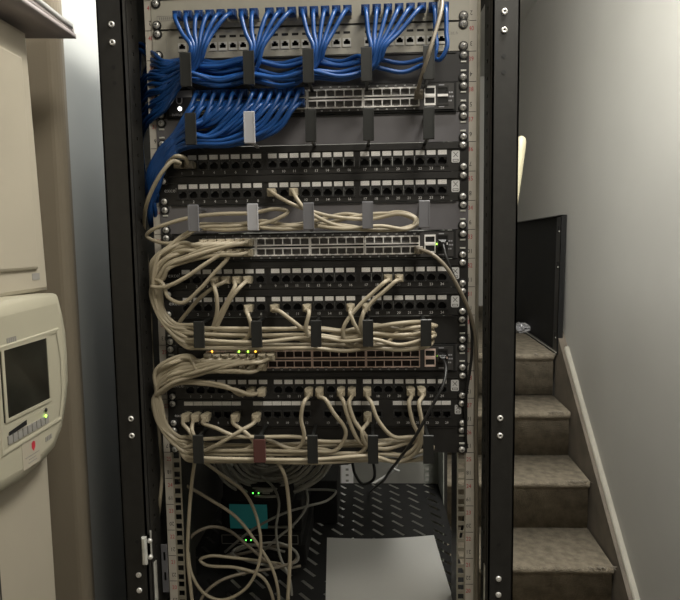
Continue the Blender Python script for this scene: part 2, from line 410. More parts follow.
ME_JS = jack_mesh('port', 14.1, 13.2, 12.2, 8.6, 6, 2.2, 5, 'port_silver', 'port_inner', True, 'jack_shutter')
ME_JSD = jack_mesh('port', 14.1, 13.2, 12.2, 8.6, 6, 2.2, 5, 'port_silver', 'port_inner', False, 'jack_shutter')
ME_JC = jack_mesh('port', 14.1, 13.2, 12.6, 9.2, 6, 2.2, 6, 'port_copper', 'port_inner_brown', True)
ME_JCD = jack_mesh('port', 14.1, 13.2, 12.6, 9.2, 6, 2.2, 6, 'port_copper', 'port_inner_brown', False)
mb = MB(); mb.box(-6.7, 6.7, -.5, 0, -3.5, 3.5, 'label_white'); ME_LAB = mb.mesh('port_label')
mb = MB(); mb.box(-5, 5, -.4, 0, -1.7, 1.7, 'cavity_black'); ME_SLOT = mb.mesh('label_slot')

def excel_mark(t, x, z, y, k=1):
    mb = MB(); w_, h_ = 5.6*k, 8.2*k; pts = []
    for (cx, cz, a0) in ((w_-2, h_-2, 0), (-w_+2, h_-2, 90), (-w_+2, -h_+2, 180), (w_-2, -h_+2, 270)):
        for i in range(4):
            a = math.radians(a0+30*i); pts.append((x+cx+2*math.cos(a), z+cz+2*math.sin(a)))
    mb.prism(pts, y-.5, y, 'white_print')
    mb.box(x-w_+1.8, x+w_-1.8, y-.7, y-.5, z-h_+1.6, z-h_+5.2, 'dark_print'); mb.box(x-w_+2.6, x+w_-2.6, y-.8, y-.7, z-h_+2.4, z-h_+4.4, 'white_print')
    for s in (-1, 1):
        mb.add([(x-3.4-.5, y-.7, z+3+s*3.6), (x-3.4+.5, y-.7, z+3+s*3.6), (x+3.4+.5, y-.7, z+3-s*3.6), (x+3.4-.5, y-.7, z+3-s*3.6)], [(0,1,2,3)], 'dark_print')
    build(mb, 'maker_mark', t, (x, y, z))

def body(n, face, dep, m, x0=-241, x1=241, holes=(), gap=.5):
    mb = MB(); zt = utop(n); mb.plate(x0, x1, zt-U+gap, zt-gap, face, face+2.5, list(holes), m)
    return mb
# grey panels ---------------------------------------------------------
def grey_panel(n, label, starts, pitch, jz, me, slots, txt):
    t = thing('patch_bay', label, 'patch panel', (0, -4, utop(n)-U/2), 'grey patch panels at the top of the rack')
    holes = [(s-6.4, s+7*pitch+6.4, jz-6.4, jz+6.4) for s in starts]
    mb = body(n, -4, 0, 'panel_grey', holes=holes); mb.box(-238, 238, -4, -2, utop(n)-2.2, utop(n)-.5, 'panel_grey')
    mb.box(-220, 220, -1.5, 50, utop(n)-U+2, utop(n)-U+4, 'panel_grey'); mb.box(-220, 220, -1.5, 50, utop(n)-4, utop(n)-2, 'panel_grey')
    for s in starts:
        for i in range(7):
            c = s+(i+.5)*pitch; mb.box(c-pitch/2+6.2, c+pitch/2-6.2, -4, -2, jz-6.4, jz+6.4, 'panel_grey')
    build(mb, 'face_plate', t, (0, -4, utop(n)-U/2))
    k = 0; mb = MB()
    for s in starts:
        for i in range(8):
            k += 1; link('jack', me, t, (s+i*pitch, -4, jz))
            if slots: link('label_slot', ME_SLOT, t, (s+i*pitch, -4, utop(n)-12.6))
            text(mb, str(k), s+i*pitch, -4.2, jz-9.6, 4.6, 'grey_print')
    build(mb, 'printed_number', t, (0, -4.3, jz)); mb = MB()
    text(mb, txt, 216, -4.2, utop(n)-(18 if slots else 13), 7.6, 'grey_print')
    if not slots:
        mb.plate(-232.5, -205, 12.5, 20, -4.3, -4, [(-231.5, -206, 13.3, 19.2)], 'grey_print'); [mb.box(-229.5+q_*3.2, -227.3+q_*3.2, -4.3, -4, 14.4, 18.2, 'grey_print') for q_ in range(7)]
    else: mb.box(-219.3, -218.7, -4.3, -4, jz-6, jz+12, 'grey_print')
    build(mb, 'printed_name', t, (0, -4.3, jz))
    screws(t, n, -4)
grey_panel(41, 'topmost grey patch panel with blue cables in every socket', (-195, -56, 86), 16.5, 14, ME_JG, False, 'CAT 6')
grey_panel(40, 'grey patch panel with white empty sockets below the blue plugs', (-194.7, -52.1, 90), 15.65, -27.5, ME_JW, True, 'Cat.6')

# black panels ---------------------------------------------------------
def black_panel(n, label, excel=True):
    zt = utop(n); t = thing('patch_bay', label, 'patch panel', (0, -5, zt-U/2), 'black patch panels')
    starts = (-202.8, -60.2, 82.4); pitch = 16.93; jz = zt-27.6
    holes = [(s-8.3, s+7*pitch+8.3, jz-6.8, jz+6.8) for s in starts]
    mb = body(n, -5, 0, 'panel_black', holes=holes)
    mb.box(-228, 226, -7.5, -5, zt-10.4, zt-9, 'panel_black')
    mb.box(-215, 218, -1.5, 90, zt-U+2, zt-U+4, 'panel_black'); mb.box(-215, 218, -1.5, 90, zt-4, zt-2, 'panel_black')
    for s in starts: mb.plate(s-10, s+7*pitch+10, jz-8.5, jz+8.3, -6.2, -5, [(s-8.3, s+7*pitch+8.3, jz-6.8, jz+6.8)], 'panel_black')
    build(mb, 'face_plate', t, (0, -5, zt-U/2))
    mb = MB(); k = 0
    for s in starts:
        for i in range(8):
            k += 1; x = s+i*pitch; link('jack', ME_JB, t, (x, -5, jz)); link('port_label', ME_LAB, t, (x, -5.2, zt-15.6))
            text(mb, str(k), x, -5.4, zt-39.4, 5.8, 'white_print')
    build(mb, 'printed_number', t, (0, -5.4, jz)); excel_mark(t, 221, zt-22.5, -5, 1.1)
    mb = MB(); text(mb, 'excel', -222, -5.4, zt-21, 9.5, 'white_print'); build(mb, 'printed_name', t, (-222, -5.4, zt-21))
    screws(t, n, -5)
    return t
black_panel(36, 'uppermost black patch panel with two beige plugs at its left end')
black_panel(35, 'second black patch panel from the top with two plugs in its middle group')
black_panel(32, 'black patch panel directly under the middle switch with beige plugs left and right')
black_panel(31, 'black patch panel whose single plugs drop into the cable bundle above the lowest switch')
black_panel(28, 'black patch panel under the lowest switch with most of its beige plugs on the right')
# telephone panel (unit 27)
zt = utop(27); t = thing('patch_bay', 'lowest black patch panel with long white label strips above wide blank sockets', 'patch panel', (0, -5, zt-U/2))
groups = ((-207, 15.9), (-94, 15.7), (19, 15.9), (131.3, 15.4)); jz = zt-24
mb = body(27, -5, 0, 'panel_black', holes=[(s-7.4, s+5*p+7.4, jz-6.8, jz+6.8) for s, p in groups]); mb.box(-215, 218, -1.5, 90, zt-U+2, zt-U+4, 'panel_black'); mb.box(-215, 218, -1.5, 90, zt-3, zt-1.5, 'panel_black')
for s, p in groups:
    for i in range(5): c = s+(i+.5)*p; mb.box(c-.9, c+.9, -5, 2, jz-6.8, jz+6.8, 'panel_black')
build(mb, 'face_plate', t, (0, -5, zt-U/2))
ME_JT = jack_mesh('jack', 13.9, 13.4, 11.2, 8.2, 5.5, 2.2, 9, 'jack_black', 'cavity_black', False)
mbn = MB(); k = 0
for gi, (s, p) in enumerate(groups):
    for i in range(6):
        k += 1; link('jack', ME_JT, t, (s+i*p, -5, jz)); text(mbn, str(k), s+i*p, -5.4, zt-38.5, 5.4, 'white_print')
    mb = MB()
    a, b = ((-214.4, -121.2), (-101.7, -8.6), (17, 101), (122.6, 215))[gi]
    for i in range(6):
        w_ = (b-a)/6; mb.box(a+i*w_+.4, a+(i+1)*w_-.4, -6, -5, zt-9.4, zt-3, 'label_white')
    build(mb, 'label_strip', t, ((a+b)/2, -6, zt-6))
build(mbn, 'printed_number', t, (0, -5.4, jz)); mb = MB(); text(mb, 'excel', -222, -5.4, zt-26, 8, 'white_print'); build(mb, 'printed_name', t, (-222, -5.4, zt-26))
excel_mark(t, 226, zt-17, -5, .9); screws(t, 27, -5)

# switches --------------------------------------------------------------
def switch(n, label, up, dn, leds, silver, sfp):
    zt = utop(n); F = -10; t = thing('network_switch', label, 'switch', (0, F, zt-U/2), 'black rack switches')
    mb = MB(); zc = (zt-15, zt-29.4); blocks = (-174, -89, -4, 81)
    holes = [(b+.2, b+84.8, zt-36.1, zt-8.3) for b in blocks]
    mb.plate(-218, 217.5, zt-41, zt-3.6, F, F+3, holes, 'switch_face'); mb.plate(-221.5, 221.5, zt-43.6, zt-1.2, F+2, 250, [(-217, 217, zt-41, zt-4)], 'cavity_black')
    mb.box(-219, 219, F+14, F+15, zt-42, zt-3, 'cavity_black')
    build(mb, 'housing', t, (0, F, zt-U/2))
    for sg in (-1, 1):
        mb = MB(); mb.box(*((-241, -221.5) if sg < 0 else (221.5, 241)), -3, -1, zt-U+.6, zt-.6, 'switch_face'); build(mb, 'rack_ear', t, (sg*231, -3, zt-U/2))
    for bi, b in enumerate(blocks):
        mb = MB(); mb.plate(b+.2, b+84.8, zt-36.1, zt-8.3, F-1.4, F+2, [(b+1.6+i*0, b+83.4, zt-34.8, zt-9.6) for i in (0,)], silver); 
        f = build(mb, 'port_frame', t, (b+42, F, zt-22))
        for c in range(6):
            link('port', up, f, (b+42.5+(c-2.5)*13.75, F-.3, zc[0]+.6)); link('port', dn, f, (b+42.5+(c-2.5)*13.75, F-.3, zc[1]-.6))
    mb = MB()
    for bi, b in enumerate(blocks):
        for c in range(6):
            k = bi*12+c*2+1; text(mb, str(k), b+42.5+(c-2.5)*13.75, F-.3, zt-5.2, 3.4, 'white_print'); text(mb, str(k+1), b+42.5+(c-2.5)*13.75, F-.3, zt-39.6, 3.4, 'white_print')
    for i in range(3):
        for q_ in range(3-(i > 1)): mb.box(206.5+q_*3.4+i, 209+q_*3.4+i, F-.3, F, zt-18.2-i*6, zt-16-i*6, 'clip_gloss_print_pale')
    mb.box(195, 203, F-.3, F, zt-6.6, zt-5, 'clip_gloss_print_pale'); mb.box(195, 203, F-.3, F, zt-38.6, zt-37, 'clip_gloss_print_pale')
    build(mb, 'printed_number', t, (0, F-.3, zt))
    for bx, m in ((173, silver), (192.5, 'panel_black')):
        mb = MB(); hs = [(bx+1.5, bx+15.5, zt-18.5, zt-10), (bx+1.5, bx+15.5, zt-32.5, zt-24)]
        mb.plate(bx, bx+17, zt-35.5, zt-7, F-1.2, F, hs, m)
        for h in hs: mb.box(h[0], h[1], F-.3, F-.05, h[2], h[3], 'cavity_black')
        mb.box(bx+.5, bx+16, F-1.9, F-1.2, zt-23, zt-19.5, silver)
        build(mb, 'fibre_slot', t, (bx+8, F, zt-21))
    for (x, z, m) in leds:
        mb = MB(); mb.lathe((x, F-1.5, z), [(1.5, 0), (1.5, -.8), (.9, -1.5)], m, n=8); build(mb, 'indicator_light', t, (x, F-1.5, z))
    screws(t, n, -3, 'slot')
    return t
def led(px, py, m): q = P(px, py, -12); return (q[0], q[2], m)
s38 = switch(38, 'uppermost black switch with blue plugs filling its left half', ME_JS, ME_JSD, [led(248, 95, 'led_lime'), led(258, 94.5, 'led_lime'), led(212, 110, 'led_lime'), led(248, 109, 'led_lime')], 'port_silver', 0)
switch(33, 'middle black switch with shiny silver ports and beige plugs at its left end', ME_JS, ME_JSD,
       [led(207.6, 240.5, 'led_amber'), led(243, 240, 'led_amber'), led(251.6, 240.5, 'led_amber'), led(243, 253.5, 'led_amber'), led(437, 244, 'led_lime'), led(418, 251.5, 'led_lime')], 'port_silver', 0)
switch(29, 'lowest black switch with dull copper-edged ports beside green and orange lights', ME_JC, ME_JCD,
       [led(212, 351.5, 'led_amber'), led(239, 351.5, 'led_lime'), led(248, 351.5, 'led_lime'), led(255.5, 351.5, 'led_amber'), led(438, 356, 'led_lime')], 'port_copper', 0)
# logo plate on the uppermost switch
mb = MB(); mb.box(-216, -181, -11, -10, -103, -93, 'clip_gloss_print_pale')
lp = build(mb, 'logo_plate', s38, (-198, -11, -98))
mb = MB(); arc = [(-201+5*math.cos(a), -108.5+5*math.sin(a)) for a in [math.pi+math.pi*i/8 for i in range(9)]]
for i in range(8):
    (a, b), (c, d) = arc[i], arc[i+1]; mb.add([(a, -10.4, b), (c, -10.4, d), (-201+(c+201)*.62, -10.4, -108.5+(d+108.5)*.62), (-201+(a+201)*.62, -10.4, -108.5+(b+108.5)*.62)], [(0,1,2,3)], 'white_print')
mb.box(-206, -204.1, -10.4, -10.2, -108.5, -103.5, 'white_print'); mb.box(-197.9, -196, -10.4, -10.2, -108.5, -103.5, 'white_print')
mb.cyl((-200.5, 0, -120), 3.1, -11.2, -10.2, 'led_white'); [mb.box(-213+q_*2.7, -211+q_*2.7, -10.3, -10, -130.5, -127-(q_ % 3 == 1), 'clip_gloss_print_pale') for q_ in range(9)]
build(mb, 'logo', lp, (-201, -10.4, -110))

# cable managers ----------------------------------------------------------
def clip_mesh(z0, z1, m, m2=None):
    mb = MB(); w_ = 7.8
    mb.bbox(-w_, w_, -70, -66, z0, z1, .8, m)
    for zz in (z0+4, z1-4): mb.box(-2.2, 2.2, -66, -2, zz-1.6, zz+1.6, m)
    mb.box(-w_, -w_+1.4, -70.6, -70, z0+1.5, z1-1.5, m); mb.box(w_-1.4, w_, -70.6, -70, z0+1.5, z1-1.5, m)
    if m2: mb.box(-w_-1, w_+1, -72.5, -65, z0+3, z1-6, m2)
    return mb.mesh('cable_ring', (0, 0, (z0+z1)/2)), (z0+z1)/2
def manager(n, label, xs_, z0, z1, mats, plate='plate_black', nut=True):
    zt = utop(n); t = thing('cable_manager', label, 'cable manager', (0, -3, zt-U/2), 'cable managers with plastic rings')
    mb = MB(); mb.plate(-241, 241, zt-U+.6, zt-.6, -3, -1, [(-210+i*105, -185+i*105, zt-31, zt-14) for i in range(0)], plate)
    mb.box(-222, 222, -5, -3, zt-2.4, zt-.8, 'panel_black')
    build(mb, 'back_plate', t, (0, -3, zt-U/2)); cache = {}
    for x, m in zip(xs_, mats):
        if m not in cache: cache[m] = clip_mesh(z0, z1, m if m != 'velcro_maroon' else 'clip_black', m if m == 'velcro_maroon' else None)
        me, zc = cache[m]; r = link('cable_ring', me, t, (x, 0, zc))
        if m != 'clip_black': r['label'] = {'clip_sheen_tab_grey': 'black plastic cable ring with sheen painted grey', 'clip_gloss_print_pale': 'black cable ring with bright gloss painted pale', 'velcro_maroon': 'cable ring with maroon strap'}[m]
    screws(t, n, -3, nut)
manager(39, 'cable manager under the grey panels carrying blue cables across its full width', (-172, -81, 4, 86.6, 174), -102, -55, ['clip_black']*5)
manager(37, 'cable manager below the uppermost switch with bare back plate on the right', (-168, -82.5, 6, 88.5, 174), -184, -139, ['clip_black', 'clip_gloss_print_pale', 'clip_black', 'clip_black', 'clip_black'], 'plate_sheen')
manager(34, 'cable manager with black rings (sheen painted in grey) and only a few beige cables', (-169, -81.4, .3, 86, 167.5), -309, -270, ['clip_sheen_tab_grey', 'clip_gloss_print_pale', 'clip_sheen_tab_grey', 'clip_sheen_tab_grey', 'clip_sheen_tab_grey'], 'plate_sheen')
manager(30, 'cable manager packed with beige loops above the lowest switch', (-167, -80.5, 8, 84.6, 169.5), -482, -442, ['clip_black']*5, 'panel_black')
manager(26, 'lowest cable manager with a maroon strap on its second ring', (-175, -81, -.6, 90.3, 173), -660, -616, ['clip_black', 'velcro_maroon', 'clip_black', 'clip_black', 'clip_black'], 'panel_black')

# ------------------------------------------------------------------ cables
def smooth(pts, k=6):
    pts = [Vector(p) for p in pts]; pts = [p for i, p in enumerate(pts) if i == 0 or (p-pts[i-1]).length > .5]; out = []
    n = len(pts)
    for i in range(n-1):
        p0, p1, p2, p3 = pts[max(i-1, 0)], pts[i], pts[i+1], pts[min(i+2, n-1)]
        # centripetal catmull-rom
        t0 = 0; t1 = t0+max((p1-p0).length, 1e-3)**.5; t2 = t1+max((p2-p1).length, 1e-3)**.5; t3 = t2+max((p3-p2).length, 1e-3)**.5
        kk = max(3, min(14, int((p2-p1).length/8)+2))
        for s_ in range(kk):
            t = t1+(t2-t1)*s_/kk
            a1 = p0*((t1-t)/(t1-t0))+p1*((t-t0)/(t1-t0)); a2 = p1*((t2-t)/(t2-t1))+p2*((t-t1)/(t2-t1)); a3 = p2*((t3-t)/(t3-t2))+p3*((t-t2)/(t3-t2))
            b1 = a1*((t2-t)/(t2-t0))+a2*((t-t0)/(t2-t0)); b2 = a2*((t3-t)/(t3-t1))+a3*((t-t1)/(t3-t1))
            out.append(b1*((t2-t)/(t2-t1))+b2*((t-t1)/(t2-t1)))
    out.append(pts[-1]); return out
def plug_mesh(name, m_body, m_boot, droop=0):
    mb = MB(); mb.box(-5.6, 5.6, -11, 6, -4, 4, m_body); mb.box(-2.5, 2.5, -9, 2, 4, 5.2, m_body)
    mb.bbox(-6.2, 6.2, -24, -11, -6.3, 5.0, 1.6, m_boot); mb.bbox(-3.9, 3.9, -29, -24, -5.2, 2.8, 1.2, m_boot)
    return mb.mesh(name)
ME_PLB = plug_mesh('plug', 'plug_clear', 'boot_blue'); ME_PLC = plug_mesh('plug', 'plug_clear', 'cable_beige'); ME_PLG = plug_mesh('plug', 'plug_clear', 'cable_brown'); ME_PLK = plug_mesh('plug', 'box_black', 'cable_black')
def cable(label, pts, m, plugs=(), group=None, r=2.95, me=None, name='patch_cable', cat='cable'):
    pts = smooth(pts); k = len(pts)
    mb = MB(); mb.tube(pts, r, m)
    org = tuple(pts[0]); o = build(mb, name, None, org); tag(o, label, cat, group)
    for q in plugs: link('plug', me, o, q)
    return o
R = random.uniform
# blue: top grey panel -> ring -> left bundle -> uppermost switch
gates = [(197, 0, 6), (256, 6, 11), (318, 11, 16), (377, 16, 22), (437, 22, 24)]
starts41 = (-195, -56, 86)
rank = list(range(24)); random.shuffle(rank)
for i in range(24):
    X = starts41[i//8]+(i % 8)*16.5; g, ga, gb = [q for q in gates if q[1] <= i < q[2]][0]; k = rank[i]; f = k/23
    yl = 58+25*f; Yl = R(-58, -16); cnt = gb-ga; o_ = (i-ga)-(cnt-1)/2
    pts = [(X, -4, 14), (X, -30, 11)]
    gxp = g+o_*2.8 if i != 23 else 446
    gx = P(gxp, 50, -50)[0]
    pts += [(X+(gx-X)*.15, -44-abs(o_), 0), (X+(gx-X)*.62, -50-abs(o_), P(g, 34, -50)[2]), P(gxp+1, 47, -52-2*abs(o_)), P(gxp-4-(2 if i == 23 else 0), 60+.25*(yl-60), -50), P(gxp-15, yl-2, (Yl-45)/2)]
    if g > 200: pts += [P(g-32-6*R(0, 1), yl+3+R(-1, 2), Yl)]
    for gg in (377, 318, 256, 197):
        if gg < g:
            y_ = yl+R(-4, 4); y_ = min(max(y_, 59), 81)
            pts += [P(gg-8, y_-1, Yl+R(-4, 4))]
            if gg > 200: pts += [P(gg-38, min(y_+4+R(-1, 2), 87), Yl+R(-5, 5))]
    pts += [P(184, 59+22*f, Yl), P(165, 60+50*f+R(-2, 2), -26), P(150+R(-2, 3), 56+66*f+R(-4, 4), 0), P(140+R(-3, 3), (46 if f < .12 else 74)+66*f, 40)]
    pts += [P(141, 140+20*f, 66), P(148, 200+R(-4, 4), 62), P(153, 228+R(-8, 4), 34)]
    c, r_ = i//2, i % 2; f2 = i/23
    pts += [P(149+9*R(0, 1), 205+R(-10, 14), -4), P(148+9*f2, 176+16*f2, -20), P(158+6*f2, 152+18*f2, -32), P(174+2*f2, 134+19*f2, -44)]
    # up to the switch
    Xs = (-174 if c < 6 else -89)+42.5+((c % 6)-2.5)*13.75; zs = utop(38)-(14.4 if r_ == 0 else 30)
    xp = 199+c*9.2; Yd = -58+34*R(0, 1)
    if c > 1: pts += [P(190, 120+27*f2, Yd)]
    if c > 4: pts += [P((190+xp-24)/2, 125+20*f2+R(-1, 2), Yd)]
    pts += [P(xp-22 if c > 2 else xp-14, 116+9*f2+R(-1, 2)+3*r_, -50)]
    pts += [P(xp-8, 106+4*r_, -50), (Xs-1, -42, zs-5), (Xs, -30, zs-1), (Xs, -14, zs)]
    cable('blue patch cable plugged into the %s socket from the left of the topmost grey panel' % ORD[i], pts, 'cable_blue', [(X, -4, 14), (Xs, -10, zs)], 'blue patch cables', me=ME_PLB, r=3.25)

# brownish cable from the last sockets down to the uppermost switch
q = P(418, 96, -14)
cable('single brown-grey cable crossing in front of the blue ones to the top switch', [(193, -4, 30), (193, -30, 38), P(442, 6, -62), P(436, 30, -74), P(428, 56, -78), P(421, 78, -64), P(417.5, 92, -44), (q[0], -14, q[2])], 'cable_brown', [(q[0], -10, q[2]), ], me=ME_PLG, r=2.9)

# beige family
def port36(n, k, y=-5): return ((-202.8, -60.2, 82.4)[k//8]+(k % 8)*16.93, y, utop(n)-27.6)
def port27(k, y=-5): g_ = ((-207, 15.9), (-94, 15.7), (19, 15.9), (131.3, 15.4))[k//6]; return (g_[0]+(k % 6)*g_[1], y, utop(27)-24)
def sw(n, c, r_): return ((-174, -89)[c//6]+42.5+((c % 6)-2.5)*13.75, -10, utop(n)-(14.4 if r_ == 0 else 30))
def off(p, dy, dz=0, dx=0): return (p[0]+dx, p[1]+dy, p[2]+dz)
BG = 'beige patch cables of the middle switch'
def px_of(p):
    d = Vector((p[0]-CP[0], p[1]-CP[1], p[2]-CP[2])); w_ = d.dot(CF); return (340+FPX*d.dot(CR)/w_, 300-FPX*d.dot(CU)/w_)
T33 = [   # (unit, port index, path after the left ring, far loop)
    (32, 3, [(207, 336), (216, 318), (217, 300), (215, 289)], 0), (32, 4, [(172, 329), (185, 315), (200, 298), (216, 286)], 'up'),
    (32, 5, [(210, 334), (219, 316), (229, 298), (235, 286)], 0), (32, 6, [(209, 339), (220, 320), (230, 300), (240, 287)], 0),
    (31, 6, [(236, 342), (248, 337), (251, 326), (248, 315)], 0), (31, 8, [(325, 337), (305, 330), (290, 319), (279, 311)], 1),
    (31, 11, [(330, 336), (314, 342), (306, 330), (309, 312)], 1), (31, 15, [(386, 330), (369, 341), (356, 327), (350, 313)], 1),
    (31, 16, [(386, 334), (368, 344), (361, 326), (364, 311)], 1), (32, 18, [(372, 336), (350, 346), (343, 330), (358, 307), (376, 290), (385, 282)], 1),
    (32, 19, [(388, 341), (364, 342), (361, 320), (371, 303), (388, 288), (396, 281)], 1), (31, 17, [(400, 329), (386, 343), (366, 345)], 2)]
for i, (n, k, tail, far) in enumerate(T33):
    c, r_ = i//2, i % 2; s_ = sw(33, c, r_); sp_ = px_of(s_); f = i/11
    if n == 31 and k == 17: k = 16
    pts = [off(s_, 2), off(s_, -26), off(s_, -39-1.5*c, -3, -11)]
    if i == 9: pts += [P(228, 258, -54), P(215, 272, -56), P(200, 289, -54), P(182, 303, -50), P(168, 297, -48), P(163, 284, -46), P(155, 280, -38)]
    elif i == 7: pts += [P(224, 252, -56), P(204, 265, -58), P(183, 279, -56), P(165, 287, -52), P(152, 287, -44)]
    else:
        if c > 1: pts += [P(max(203, sp_[0]-32), 244+6*r_+5*f, -42-3*c)]
        j_ = R(-1.5, 1.5); pts += [P(185, 243+18*f+j_, -44+R(-9, 7)), P(168, 248+20*f+j_, -42+R(-8, 6))]
        pts += [P(151+13*f, 264+14*f, -36+R(-8, 6))]
    if far == 'up':
        pts += [P(153, 290, -22), P(158, 315, -20)]
        pts += [P(a_, b_, -24-6*j) for j, (a_, b_) in enumerate(tail)]
    else:
        Yl = R(-58, -20); l = 326+22*((i*5) % 12)/11
        pts += [P(151+9*(1-f), 288+R(-3, 3), -34), P(154+10*(1-f), 306+5*(1-f), -34), P(168+8*(1-f), 322+.4*(l-326)+2, -38), P(186, l-1, -40), P(199, l, Yl)]
        tx = tail[0][0]
        if far:
            for g_ in (256, 316, 345, 373, 400): pts.append(P(g_, l+R(-3, 3)+3*(g_ in (345, 400)), Yl+R(-3, 3)))
            e = 434+R(-4, 5); l2 = 324+R(0, 14); pts += [P(428, l-2, Yl), P(e, (l+l2)/2-1, -34), P(426, l2-2, -30)]
            pts += [P(404, l2-2+R(-2, 2), -30-R(0, 20))]
        else:
            for g_ in (256, 316, 373):
                if g_ < tx-22: pts.append(P(g_, l+R(-3, 3), Yl+R(-3, 3)))
        pts += [P(a_, b_, -40-8*min(j, 2)) for j, (a_, b_) in enumerate(tail)]
    if far == 2:
        cable('beige patch cable looping back at the right end of the manager above the lowest switch', pts+[P(335, 344, -20), P(300, 340, -10)], 'cable_beige', [s_], BG, me=ME_PLC)
        continue
    p = port36(n, k); pts += [off(p, -34, -3), off(p, -20), off(p, 0)]
    nm = {32: 'the panel right under the middle switch', 31: 'the second panel below the switch'}[n]
    cable('beige patch cable plugged into the %s socket of %s' % (ORD[k], nm), pts, 'cable_beige', [s_, p], BG, me=ME_PLC, r=3.15)

# cables of the second black panel through the manager with painted-sheen rings
p = port36(35, 9-1); cable('beige patch cable in the ninth socket of the second black panel, looping through black rings with painted sheen',
    [off(p, 0), off(p, -28), P(284, 200, -50), P(302, 208, -46), P(330, 216, -35), P(370, 219, -25), P(400, 214, -30), P(415, 219, -34), P(412, 227, -36), P(380, 230, -34), P(330, 224, -30), P(300, 226, -36), P(256, 228, -30), P(225, 230, -30), P(200, 229, -30), P(187, 233, -34), P(172, 244, -40), P(158, 258, -44), P(153, 280, -40), P(160, 315, -34), P(178, 336, -30), P(199, 344, -30), P(250, 345, -20), P(300, 345, -12)], 'cable_beige', [p], 'beige cables of the second black panel', me=ME_PLC)
p = port36(35, 10); cable('beige patch cable in the eleventh socket of the second black panel, looping through black rings with painted sheen',
    [off(p, 0), off(p, -28), P(299, 202, -50), P(306, 210, -48), P(335, 225, -40), P(372, 230, -40), P(405, 228, -36), P(417, 222, -30), P(404, 215, -26), P(372, 214, -25), P(340, 220, -25), P(312, 227, -28), P(280, 229, -40), P(258, 226, -44), P(275, 220, -42), P(288, 212, -38), P(275, 209, -34), P(252, 213, -34), P(220, 214, -36), P(193, 217, -40), P(170, 223, -40), P(152, 230, -36), P(146.5, 236, -30), P(155, 241, -30), P(172, 243, -36), P(188, 235, -38), P(198, 228, -34), P(232, 226, -26), P(262, 224, -12)], 'cable_beige', [p], 'beige cables of the second black panel', me=ME_PLC)
cable('slack beige cable folded between the second and last black rings with painted sheen', [P(200, 224, -20), P(240, 224, -22), P(262, 221, -26), P(290, 225, -28), P(318, 220, -22), P(345, 214, -22), P(372, 217, -24), P(398, 212, -26), P(413, 216, -30), P(418, 222, -34), P(408, 229, -42), P(380, 226, -46), P(345, 229, -44), P(318, 226, -40)], 'cable_beige')
# two plugs at the left end of the uppermost black panel
p = port36(36, 0); cable('beige cable arching left and down from the first socket of the uppermost black panel',
    [off(p, 0), off(p, -30), P(180, 163, -52), P(173, 161, -62), P(163, 171, -66), P(154, 186, -62), P(147, 203, -50), P(144, 225, -10), P(146, 250, 20), P(150, 300, 20), P(152, 360, 15), P(162, 470, 10), P(160, 500, 0), P(158, 520, 20)], 'cable_beige_dark', [p], me=ME_PLG, r=3)
p = port36(36, 1); cable('short beige cable from the second socket of the uppermost black panel',
    [off(p, 0), off(p, -26), P(185, 158, -48), P(177, 156, -56), P(168, 163, -40), P(160, 175, -10), P(156, 195, 20), P(155, 240, 30)], 'cable_beige_dark', [p], me=ME_PLG, r=3)
# lowest switch
BL = 'beige patch cables of the lowest switch'
T29 = [(28, 11, [(296, 449), (304, 437), (301, 418), (304, 402)], 0), (28, 12, [(336, 450), (346, 432), (333, 412), (325, 399)], 0), (28, 14, [(372, 445), (360, 442), (347, 414), (343, 400)], 1),
       (28, 15, [(356, 455), (368, 442), (354, 420), (349, 402)], 0), (28, 16, [(414, 437), (394, 437), (378, 420), (371, 402)], 1), (28, 20, [(404, 455), (419, 440), (412, 420), (409, 402)], 0),
       (28, 21, [(398, 462), (418, 450), (422, 425), (419, 403)], 0), (27, 0, [(184, 447), (194, 443), (190, 432)], 9), (27, 1, [(188, 452), (197, 446), (192, 430)], 9),
       (27, 2, [(318, 441), (298, 437), (236, 436), (216, 428)], 1), (27, 5, [(246, 449), (254, 443), (245, 432)], 0), (27, 6, [(196, 453), (206, 450), (222, 442), (242, 430)], 9),
       (27, 16, [(384, 449), (366, 444), (362, 431)], 1), (28, 6, [(165, 388), (182, 381), (205, 382), (228, 387)], 8), (28, 7, [(160, 394), (176, 384), (205, 384), (236, 390)], 8)]
